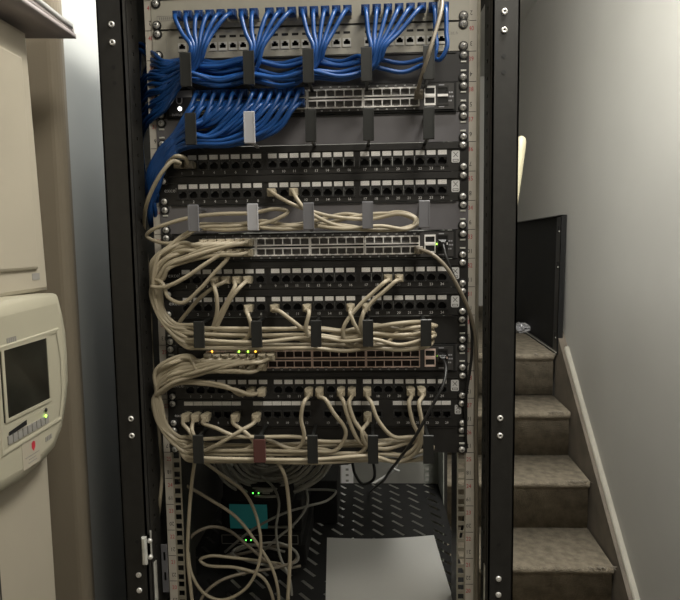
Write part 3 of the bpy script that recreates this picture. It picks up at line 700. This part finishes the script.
for i, (n, k, tail, far) in enumerate(T29):
    c, r_ = i//2, i % 2; s_ = sw(29, c, r_); f = i/14
    pts = [off(s_, 2), off(s_, -26), off(s_, -38-1.2*c, -3, -11)]
    if c > 1: pts += [P(max(206, px_of(s_)[0]-34), 360+7*r_+4*f, -40-2.5*c)]
    j_ = R(-1.5, 1.5); pts += [P(190, 356+21*f+j_, -42+R(-9, 7)), P(172, 359+24*f+j_, -42+R(-8, 6)), P(155+6*f, 372+22*f, -34+R(-8, 5))]
    if far == 8:
        pts = pts[:-1]+[P(156, 388+8*(i-13), -34)]
        pts += [P(153, 400, -26), P(153, 405, -20), P(158, 396, -16)] if False else []
        pts += [P(a_, b_, -30-5*j) for j, (a_, b_) in enumerate(tail)]
    else:
        l = 439+22*((i*7) % 15)/14; Yl = R(-58, -20)
        pts += [P(152+9*(1-f), 402+R(-3, 3), -34), P(156+11*(1-f), 421+4*(1-f), -34), P(172+8*(1-f), 437+.45*(l-439), -38)]
        if far != 9: pts += [P(186, l-2, -40), P(199, l, Yl)]
        tx = tail[0][0]
        if far == 1:
            for g_ in (258, 312, 372, 405): pts.append(P(g_, l+R(-2, 2), Yl+R(-3, 3)))
            pts += [P(422, l-2, Yl), P(430+R(-2, 3), 447, -36), P(422, 440, -34)]
            if tx < 350: pts += [P(372, 441, -30)]
        elif far == 0:
            for g_ in (258, 312, 372):
                if g_ < tx-22: pts.append(P(g_, l+R(-2, 2), Yl+R(-3, 3)))
        pts += [P(a_, b_, -40-6*min(j, 2)) for j, (a_, b_) in enumerate(tail)]
    p = port36(28, k) if n == 28 else port27(k)
    if far == 8: pts += [off(p, -34, 0, -14), off(p, -22, 0, -3), off(p, 0)]
    else: pts += [off(p, -34, -4), off(p, -20), off(p, 0)]
    cable('beige patch cable plugged into the %s socket of %s' % (ORD[k], {28: 'the panel right under the lowest switch', 27: 'the lowest panel'}[n]), pts, 'cable_beige', [s_, p], BL, me=ME_PLC, r=3.15)
# grey-brown cable and thin black ones down the right rail
q = P(418, 249.5, -14)
cable('grey-brown cable curving from the middle switch down the right rail', [(q[0], -12, q[2]), (q[0], -34, q[2]), P(432, 254, -52), P(446, 267, -56), P(458, 287, -50), P(468, 308, -36), P(474, 330, -20), P(476.5, 365, -8), P(476, 430, -6), P(477, 500, -6), P(477, 620, -4)], 'cable_brown', [(q[0], -10, q[2])], me=ME_PLG, r=3)
q = P(441, 243, -14)
cable('thin black cable leaving the fibre slot of the middle switch down the right rail', [(q[0], -12, q[2]), (q[0], -34, q[2]), P(446, 256, -48), P(452, 272, -50), P(461, 292, -40), P(469, 312, -26), P(472, 345, -18), P(470, 370, -18), P(466.5, 392, -16), P(465, 412, -12), P(466, 440, -6), P(470, 470, 30), P(460, 540, 80)], 'cable_black', [(q[0], -10, q[2])], me=ME_PLK, r=2.2)
q = P(441, 356, -14)
cable('black cable hanging from the lowest switch across the bundle to the shelf', [(q[0], -12, q[2]), (q[0], -34, q[2]), P(446, 368, -56), P(443, 385, -76), P(431, 408, -84), P(415, 437, -84), P(400, 458, -60), P(390, 471, 0), P(384, 480, 90), P(376, 487, 220), PZ(370, 492, -945)], 'cable_black', [(q[0], -10, q[2])], me=ME_PLK, r=2.4)

# ------------------------------------------------------------------ shelf with slots, sheet of paper, gear
ZS = -948.6
shelf = thing('slotted_shelf', 'black slotted equipment shelf low in the rack under the paper', 'shelf', (0, 250, ZS))
mb = MB(); ox, oy, px_, py_ = 145.6-9*44.1, 285.8-7*40.3, 44.1, 40.3
for i in range(12):
    for j in range(14):
        cx, cy_ = -316+64.3+i*44.1-20, 4+j*40.3
        cx = 145.6+(i-9)*44.1; cy_ = 285.8+(j-7)*40.3+8
        a0, a1, b0, b1 = cx-22.05, cx+22.05, cy_-20.15, cy_+20.15
        d = Vector((11, -13)); nn = Vector((2.4, 2.0))
        e1 = Vector((cx, cy_))-d; e2 = Vector((cx, cy_))+d
        vv = [(a0, b0), (a1, b0), (a1, b1), (a0, b1), tuple(e2-nn), tuple(e2+nn), tuple(e1+nn), tuple(e1-nn)]
        mb.add([(x, y, ZS) for x, y in vv], [(0,1,4,7), (1,5,4), (1,2,6,5), (2,3,6), (3,7,6), (3,0,7)], 'box_black')
xa, xb = 145.6-9*44.1-22.05, 145.6+2*44.1+22.05; ya, yb = 285.8-7*40.3+8-20.15, 285.8+6*40.3+8+20.15
for r_ in ((xa-0, xa, -8, 553), ): pass
mb.add([(x, y, ZS) for x, y in ((xb, ya), (258, ya), (258, 552), (xb, 552), (xa, yb), (xb, yb), (xa, 552))], [(0,1,2,3), (4,5,3,6)], 'box_black')
build(mb, 'slotted_plate', shelf, (0, 250, ZS))
mb = MB(); mb.box(-225, 225, -6, ya, ZS-40, ZS, 'box_black'); build(mb, 'front_lip', shelf, (0, -6, ZS))
for sg in (-1, 1):
    mb = MB(); mb.box(*((257, 258.5) if sg > 0 else (-258.5, -257)), -2, 552, ZS-40, ZS+1, 'box_black'); build(mb, 'side_flange', shelf, (sg*257, 250, ZS))
# paper
c00, c10, c11, c01 = (-5.7, 256), (217.8, 266), (229, 40), (10.5, -41)
c11 = (231, -30)
mb = MB(); N = 12; vs = []
for j in range(N+1):
    for i in range(N+1):
        u, v = i/N, j/N
        x = (c00[0]*(1-u)+c10[0]*u)*(1-v)+(c01[0]*(1-u)+c11[0]*u)*v; y = (c00[1]*(1-u)+c10[1]*u)*(1-v)+(c01[1]*(1-u)+c11[1]*u)*v
        z = ZS+1.2+(1-v)**3*(5*(1-math.sin(math.pi*u))+2*u)
        vs.append((x, y, z))
fs = [(j*(N+1)+i, j*(N+1)+i+1, (j+1)*(N+1)+i+1, (j+1)*(N+1)+i) for j in range(N) for i in range(N)]
n0 = len(vs); vs += [(x, y, z-.5) for x, y, z in vs]; fs += [tuple(n0+k for k in reversed(f)) for f in fs]
mb.add(vs, fs, 'paper', True); tag(build(mb, 'paper_sheet', None, (110, 110, ZS)), 'blank white sheet of paper lying on the slotted shelf', 'paper')
# boxes
def gear(label, x0, x1, y0, y1, z0, z1, leds, name='network_box', outline=False):
    t = thing(name, label, 'network device', ((x0+x1)/2, y0, z0)); mb = MB(); mb.bbox(x0, x1, y0, y1, z0, z1, 2, 'box_black'); build(mb, 'case', t, ((x0+x1)/2, y0, z0))
    if outline:
        mb = MB(); mb.plate(x0+5, x1-5, z0+4, z1-4, y0-.8, y0, [(x0+6, x1-6, z0+5, z1-5)], 'grey_print'); build(mb, 'front_frame', t, ((x0+x1)/2, y0, z0))
    for (x, z) in leds:
        mb = MB(); mb.lathe((x, y0, z), [(1.3, 0), (1.3, -1), (.6, -1.6)], 'led_green', n=8); build(mb, 'indicator_light', t, (x, y0, z))
    for k in range(4):
        xx = x0+(x1-x0)*(.62+.08*k); mb = MB(); mb.box(xx-4.5, xx+4.5, y0-.5, y0, (z0+z1)/2-4, (z0+z1)/2+4, 'cavity_black'); build(mb, 'socket', t, (xx, y0, z0))
    return t
L = lambda x, y, Y: (P(x, y, Y)[0], P(x, y, Y)[2])
gear('thin black box low on the shelf with two green lights', -206, -48, 150, 330, -906, -880, [L(246, 540, 150), L(251, 540, 150)], outline=True)
gear('lowest black box of the stack resting on the shelf', -210, -40, 155, 340, ZS+.5, -906.5, [])
gear('tall black box behind the turquoise note', -202, -46, 158, 330, -879.5, -818, [])
gear('black box on top of the stack with two small green lights', -196, -60, 150, 320, -817.5, -783, [L(253, 493, 150), L(258.6, 493, 150)])
gear('black box at the back of the shelf beside the slots with one green light', P(300, 480, 330)[0], P(337, 480, 330)[0], 330, 470, ZS+.5, P(330, 481, 330)[2], [L(307.6, 494, 330)])
mb = MB(); a = P(229, 504, 156); b = P(268, 529, 156); mb.prism([(a[0], a[2]), (b[0]-1, a[2]-1), (b[0], b[2]+1), (a[0]+1, b[2]+1)], 155.5, 156.5, 'teal_note')
tag(build(mb, 'sticky_note', None, (-147, 156, -850)), 'turquoise blank note stuck to the front of a black box', 'note')
mb = MB(); a = P(268, 527, 152); mb.box(a[0], a[0]+50, 150, 155, a[2]-1.5, a[2]+1.5, 'cable_grey'); tag(build(mb, 'cable_tie', None, (a[0], 152, a[2])), 'pale plastic strip beside the turquoise note', 'strip')
# perforated white upright behind shelf
mb = MB(); hs = [(18.5, 26.5, z-3.5, z+3.5) for z in [-905-16*k for k in range(-6, 50)]]
mb.plate(6, 39, ZF+2, -780, 660, 662, hs, 'rail_white'); mb.box(6, 7.5, 662, 680, ZF+2, -780, 'rail_white'); mb.box(37.5, 39, 662, 680, ZF+2, -780, 'rail_white')
tag(build(mb, 'perforated_upright', None, (22, 670, ZF)), 'white perforated metal upright behind the slotted shelf', 'upright')
mb = MB()
mb.plate(238, 252, -1000, -880, 556, 558, [(241, 249, z, z+8) for z in (-990, -972, -954, -936, -918, -900)], 'rail_greygreen')
build(mb, 'shelf_bracket', shelf, (245, 556, -940))

# ------------------------------------------------------------------ loose cables low down
LG = 'loose cables hanging over the shelf'
def loose(label, pts, m='cable_beige_dark', r=2.7): cable(label, [P(*q) for q in pts], m, r=r, name='loose_cable')
loose('thick beige cable hanging straight down beside the left rail', [(197, 452, -30), (194, 466, -20), (191, 490, -10), (188.5, 525, -6), (187.5, 555, -4), (190, 582, -4), (195, 625, -4)], 'cable_beige', 3.1)
loose('thick beige cable hanging straight down in front of the turquoise note', [(262, 452, -24), (276, 461, -28), (284, 474, -24), (289, 505, -14), (290, 540, -8), (289.5, 570, -6), (286, 625, -6)], 'cable_beige', 3.1)
loose('grey-beige cable sweeping from the lowest manager in a wide hanging arc', [(203, 461, -12), (222, 475, 10), (244, 492, 30), (256, 515, 30), (261, 545, 20), (257, 570, 10), (244, 590, 5), (222, 600, 5), (205, 594, 5), (192, 575, 5), (188, 550, 30), (186, 520, 60)])
loose('beige cable running diagonally from the left rail to the floor of the rack', [(178, 478, 40), (184, 484, 30), (206, 497, 30), (236, 517, 30), (258, 545, 25), (272, 568, 20), (278, 590, 15), (279, 630, 15)])
loose('grey-beige cable arching over the lower left boxes', [(186, 545, 40), (194, 534, 40), (210, 527, 50), (228, 530, 60), (248, 546, 60), (268, 562, 60), (285, 568, 80), (300, 566, 110)], 'cable_brown')
loose('grey-beige cable rising from the bottom left in a shallow wave', [(196, 620, 0), (203, 596, 5), (220, 581, 15), (245, 573, 30), (275, 568, 50), (296, 560, 90), (296, 552, 110), (284, 546, 120), (262, 549, 120), (240, 554, 110), (226, 556, 100)], 'cable_brown')
loose('pale looped cable lying flat across the black boxes', [(292, 566, 100), (268, 562, 70), (235, 558, 45), (210, 556, 35), (200, 560, 35), (206, 565, 32), (238, 568, 30), (262, 577, 25), (272, 595, 20), (274, 630, 20)], 'cable_beige_dark')
loose('thin grey cable crossing behind the turquoise note upward to the right', [(225, 552, 120), (232, 546, 115), (252, 530, 110), (282, 514, 130), (308, 506, 160), (328, 500, 190), (336, 492, 200), (330, 490, 215), (300, 490, 230)], 'cable_grey', 2.4)
loose('thin grey cable crossing steeply to the right of the note', [(262, 552, 100), (275, 540, 100), (296, 522, 120), (307, 505, 150), (306, 490, 180), (298, 480, 200), (285, 490, 190), (270, 510, 160)], 'cable_grey', 2.4)
loose('thin grey cable hanging behind the thick straight one', [(250, 470, 160), (262, 477, 130), (274, 488, 110), (279, 503, 90), (276, 530, 80), (280, 556, 70), (290, 580, 60), (292, 630, 60)], 'cable_grey', 2.4)
loose('grey cable looping at the right of the black boxes', [(226, 556, 110), (250, 546, 90), (280, 543, 80), (296, 552, 85), (298, 560, 85), (284, 566, 80), (255, 563, 80), (232, 553, 90), (245, 545, 110), (285, 552, 120)], 'cable_grey', 2.3)
loose('dim grey cable behind the left rail running down', [(166, 456, 30), (163, 470, 20), (160, 495, 15), (158, 520, 30), (157, 560, 60)], 'cable_grey', 2.6)
cable('black cable dropping in a U behind the lowest manager', [P(*q) for q in [(282, 470, 200), (300, 468, 200), (325, 465, 220), (348, 463, 260), (352, 462, 300), (355, 474, 320), (363, 484, 330), (373, 480, 330), (374, 466, 320), (368, 452, 300)]], 'cable_black', r=3.2, name='loose_cable')
cable('white cable end with a twist behind the shelf', [P(*q) for q in [(372, 484, 560), (384, 477, 570), (394, 470, 570), (397, 463, 565), (394, 460, 560), (393, 468, 555), (399, 471, 560)]], 'cable_white', r=3.2, name='loose_cable')
# coil of installed grey cables behind
for i in range(18):
    f = i/17; rr = 13+34*f; pts = []
    cx, cy_ = 266, 452
    jx = R(-2, 2)
    for a in (200, 170, 140, 115, 90, 65, 40, 18, 0, -12):
        A = math.radians(a); pts.append(P(cx+jx+rr*1.15*math.cos(A)*(1+.25*(math.cos(A) > 0)), cy_+rr*.95*math.sin(A), 110+50*math.sin(A*1.0)+R(-14, 14)))
    o = cable('dusty grey installation cable curving in the sagging bundle behind the lowest manager', pts, 'cable_grey', r=2.8, name='installation_cable', group='sagging bundle of grey installation cables')

# ------------------------------------------------------------------ left: cabinet with touch screen
ups = thing('power_cabinet', 'tall cream equipment cabinet with a small dark screen left of the rack', 'cabinet', (-600, -370, ZF))
XF = -360; Ya, Yb = -640, -135; ZU = -46
mb = MB(); mb.bbox(-1000, XF-12, Ya, Yb-4, ZF+10, ZU, 6, 'ups_cream', ax='x'); build(mb, 'cabinet_body', ups, (-700, -370, ZF))
def slab(name, y0, y1b, y1t, z0, z1, x0, x1, b, m, parent=ups):
    mb = MB(); a = [(x0, y0, z0), (x0, y1b, z0), (x0, y1t, z1), (x0, y0, z1)]; c = [(x1-b, *q[1:]) for q in a]
    d = [(x1, y0+b, z0+b), (x1, y1b-b, z0+b), (x1, y1t-b, z1-b), (x1, y0+b, z1-b)]
    e = [(x1-b*.3, y0+b*.35, z0+b*.35), (x1-b*.3, y1b-b*.35, z0+b*.35), (x1-b*.3, y1t-b*.35, z1-b*.35), (x1-b*.3, y0+b*.35, z1-b*.35)]
    fs = [(3,2,1,0), (12,13,14,15)]
    for o in (0, 4, 8):
        for i in range(4): j = (i+1) % 4; fs.append((o+i, o+j, o+4+j, o+4+i))
    mb.add(a+c+e+d, fs, m, False); return build(mb, name, parent, (x0, (y0+y1b)/2, z0))
ud = slab('upper_door', Ya, -126, -142, -390, ZU, XF-12, XF, 7, 'ups_cream')
slab('raised_panel', Ya+40, -157, -165, -358, -84, XF, XF+5, 4, 'ups_cream', ud)
mb = MB(); a = PX(32, 277, XF); b = PX(39, 271.5, XF); mb.box(XF, XF+.6, min(a[1], b[1]), max(a[1], b[1]), -372, -363, 'grey_print'); build(mb, 'rating_label', ud, (XF, a[1], -367))
ld = slab('lower_door', Ya, -152, -152, ZF+40, -560, XF-12, XF-2, 5, 'ups_cream')
mb = MB(); mb.box(XF-2.2, XF-1.2, -277, -275, ZF+60, -640, 'dark_print'); build(mb, 'panel_joint', ld, (XF, -276, -1300))
# bezel: rounded raised shield with bulging right edge
def outline(k):      # inset k mm
    base = [(-345, -397), (-237, -388), (-146, -391), (-137, -415), (-130, -445), (-128, -480), (-130, -516), (-140, -548), (-155, -578), (-178, -600), (-211, -608), (-260, -612), (-310, -608), (-345, -590), (-356, -540), (-358, -470), (-352, -420)]
    cy0, cz0 = -240, -495; out = []
    for y, z in base:
        d = math.hypot(y-cy0, z-cz0); out.append((cy0+(y-cy0)*(d-k)/d, cz0+(z-cz0)*(d-k)/d))
    return out
mb = MB(); layers = [(0, XF-12), (0, XF+14), (2, XF+20), (7, XF+24), (18, XF+26)]; vs = []
for k, x in layers: vs += [(x, y, z) for y, z in outline(k)]
n = 17; fs = [(l*n+i, l*n+(i+1) % n, (l+1)*n+(i+1) % n, (l+1)*n+i) for l in range(len(layers)-1) for i in range(n)]
mb.add(vs, fs, 'ups_bezel', True)
# recessed window frame inside the bezel
ring = [(-300, -440), (-159, -437), (-152, -480), (-154, -530), (-165, -563), (-300, -566)]
o5 = outline(18)
mb.add([(XF+26, y, z) for y, z in o5], [tuple(range(n))], 'ups_bezel')
bz = build(mb, 'screen_bezel', ups, (XF, -240, -500))
mb = MB(); X1 = XF+26
def loopf(pts, X): return [(X, y, z) for y, z in pts]
inn = [(y+(-232-y)*.05, z+(-500-z)*.06) for y, z in ring]
vs = loopf(ring, X1)+loopf([(y+(-232-y)*.02, z+(-500-z)*.02) for y, z in ring], X1+1.8)+loopf(inn, X1+1.6)+loopf([(y+(-232-y)*.08, z+(-500-z)*.1) for y, z in ring], X1+1)
mb.add(vs, [(l*6+i, l*6+(i+1) % 6, (l+1)*6+(i+1) % 6, (l+1)*6+i) for l in range(3) for i in range(6)], 'ups_bezel'); build(mb, 'raised_rim', bz, (X1, -230, -500))
mb = MB(); mb.box(X1, X1+.6, -290, -186, -529, -442, 'screen_dark'); mb.plate(-288, -186, -530, -442, X1, X1+1.5, [(-283, -191, -526, -446)], 'ups_bezel', ax='x'); build(mb, 'screen', bz, (X1, -240, -485))
mb = MB(); a = PX(8, 434, -334); b = PX(26, 422, -334); mb.add([(X1+1, a[1], a[2]-3), (X1+1, b[1], b[2]-3), (X1+1, b[1], b[2]+3), (X1+1, a[1], a[2]+2)], [(0,1,2,3)], 'cavity_black'); mb.v = [(X1+1.2, y, z) for x, y, z in mb.v]
mb.box(X1+.2, X1+1, a[1], b[1], a[2]-1, a[2]+1, 'ups_bezel'); build(mb, 'card_slot', bz, (X1, a[1], a[2]))
mb = MB()
a = PX(7, 441, -334); b = PX(48, 414, -334)
for i in range(9):
    y = a[1]+(b[1]-a[1])*i/9; mb.box(X1, X1+1.6, y+.8, y+(b[1]-a[1])/9-1.2, a[2]-5+.0*i, a[2]+5, 'grey_print')
build(mb, 'keypad_strip', bz, (X1, a[1], a[2]))
a = PX(44.5, 416, -334); mb = MB(); mb.lathe((X1+1.5, a[1], a[2]), [(1.9, 0), (1.9, .8), (.9, 1.2)], 'led_lime', ax='x'); build(mb, 'indicator_light', bz, (X1, a[1], a[2]))
a = PX(45, 410, -334); mb = MB(); mb.lathe((X1+1, a[1], a[2]), [(2.5, 0), (2.5, 1), (1.4, 1.2)], 'cavity_black', ax='x'); build(mb, 'sensor', bz, (X1, a[1], a[2]))
mb = MB(); a = PX(11, 338, -334); b = PX(33, 447, -334); c = PX(49, 436, -334)
[mb.box(X1+.2, X1+.6, q_[1]-9+k_*4, q_[1]-6.4+k_*4, q_[2]-5+k_*sl_, q_[2]+1+k_*sl_, 'grey_print') for q_, nk_, sl_ in ((a, 5, 0), (c, 4, .2)) for k_ in range(nk_)]
build(mb, 'printed_lettering', bz, (X1, a[1], a[2]))
mb = MB(); yb_, zb_ = b[1], b[2]
mb.box(X1+.1, X1+.5, yb_-24, yb_+14, zb_-22, zb_+14, 'ups_cream'); mb.add([(X1+.8, yb_+y, zb_+z) for y, z in ((-4, 0), (0, -5), (4, 0), (4, 6), (0, 8), (-4, 6))], [(0,1,2,3,4,5)], 'red_print')
for k, (a0, a1) in enumerate(((-18, 12), (-10, 4), (-12, 6))): mb.box(X1+.5, X1+.8, yb_+a0, yb_+a1, zb_-9-k*4, zb_-8-k*4, 'grey_print')
build(mb, 'warning_sticker', bz, (X1, yb_, zb_))

# booklets on top of the cabinet
def sheet(label, z, ins, th, curl, m, ofs):
    mb = MB(); N = 14; vs = []
    for j in range(N+1):
        for i in range(N+1):
            u, v = i/N, j/N                      # u along +x, v along +y
            x = -620+u*(303+ofs); y = -520+v*(425+ins); zz = z-curl*max(0, (u-.45)/.55)**2*(.5+.5*v)-curl*.9*max(0, v-.72)**1.5+4*math.sin(v*7+z)*.3
            vs.append((x, y, zz))
    fs = [(j*(N+1)+i, j*(N+1)+i+1, (j+1)*(N+1)+i+1, (j+1)*(N+1)+i) for j in range(N) for i in range(N)]
    n0 = len(vs); vs += [(x, y, z_+th) for x, y, z_ in vs]; fs2 = [tuple(n0+k for k in f) for f in fs]
    rim = [i for i in range(N+1)]+[j*(N+1)+N for j in range(1, N+1)]+[N*(N+1)+i for i in range(N-1, -1, -1)]+[j*(N+1) for j in range(N-1, 0, -1)]
    fs3 = [(rim[k], rim[(k+1) % len(rim)], n0+rim[(k+1) % len(rim)], n0+rim[k]) for k in range(len(rim))]
    mb.add(vs, fs+fs2+fs3, m, True); tag(build(mb, 'booklet', None, (-460, -300, z)), label, 'booklet', 'booklets on the cream cabinet')
sheet('lowest curling booklet on top of the cream cabinet', ZU+9, 0, 6, 4, 'paper_lilac', 0)
sheet('middle thicker booklet on top of the cream cabinet', ZU+16, 3, 8, 4, 'paper_lilac', -4)
sheet('topmost pale booklet on the cream cabinet', ZU+25, -3, 6, 5, 'paper', -2)

# ------------------------------------------------------------------ stair side: leaning panel, foil, cream pole
D0, D1 = 2382, 3650; x0, x1 = CP[0]+.3262*2420, CP[0]+.3262*2420+.043*(D1-D0)
zb_, zt_ = LAND, EYE+95
pn = thing('steel_side_panel', 'black steel rack side panel leaning against the grey wall on the stair landing', 'panel', (x0, yD(D0), LAND))
mb = MB()
def pp(D, o, z): lean = 8*(z-zb_)/(zt_-zb_); return (CP[0]+758+.0425*(D-D0)+o+lean, yD(D), z)
def slabp(a0, a1, o0, o1, z0, z1, m):
    vs = [pp(D, o, z) for D in (a0, a1) for o in (o0, o1) for z in (z0, z1)]; mb.add(vs, [(0,1,3,2), (4,6,7,5), (0,4,5,1), (2,3,7,6), (0,2,6,4), (1,5,7,3)], m)
slabp(D0, D1, 6, 8, zb_, zt_, 'box_black'); build(mb, 'sheet', pn, (x0, yD(D0), LAND))
mb = MB(); slabp(D0, D0+4, -14, 6, zb_, zt_, 'box_black'); slabp(D0, D0+60, -14, -12, zb_+8, zt_-8, 'panel_black'); slabp(D0, D1, -14, 6, zt_-3, zt_, 'panel_black'); slabp(D0, D1, -14, 6, zb_, zb_+4, 'panel_black'); slabp(D1-4, D1, -14, 6, zb_, zt_, 'box_black')
slabp(D0, D1, -15, -14, zb_+7, zb_+11, 'zinc_plate')
build(mb, 'folded_flange', pn, (x0, yD(D0), LAND))
for zz in (zt_-70, zt_-210, zb_+60):
    mb = MB(); slabp(D0+20, D0+36, -16, -14, zz, zz+26, 'cavity_black'); slabp(D0+14, D0+20, -17, -14, zz+4, zz+9, 'zinc_plate'); build(mb, 'latch_hole', pn, (x0, yD(D0), zz))
# crumpled foil on the landing
bm = bmesh.new(); bmesh.ops.create_icosphere(bm, subdivisions=3, radius=.05)
rnd = random.Random(3)
for v in bm.verts: v.co *= .55+.7*rnd.random(); v.co.z *= .55
me = bpy.data.meshes.new('foil'); bm.to_mesh(me); bm.free(); me.materials.append(M['foil'])
q = PZ(521, 328, LAND+22); tag(link('plastic_wrap', me, None, (q[0], q[1], q[2])), 'crumpled shiny plastic wrap on the landing beside the black panel', 'wrap')
# cream pole
mb = MB(); a = P(524, 128, 600); base = (395, 640)
top = Vector(P(521.5, 138, 600)); bot = Vector((425, 560, -430)); d = (top-bot)
pts = [bot+d*t for t in (0, .3, .55, .75, .9, .97, 1.0, 1.012)]
mb.tube(pts, [8, 9, 10, 12, 13, 13, 10, 4], 'cream_plastic', n=14)
dn = Vector((395, 600, LAND*0-1300)); 
mb.tube([bot, Vector((400, 560, -800)), Vector((392, 560, -1150))], [8, 8, 8], 'cream_plastic', n=10)
tag(build(mb, 'cream_pole', None, tuple(bot)), 'cream rounded pole end peeping out behind the right post', 'pole')
for o in C.objects:
    if '_o' in o.keys(): del o['_o']
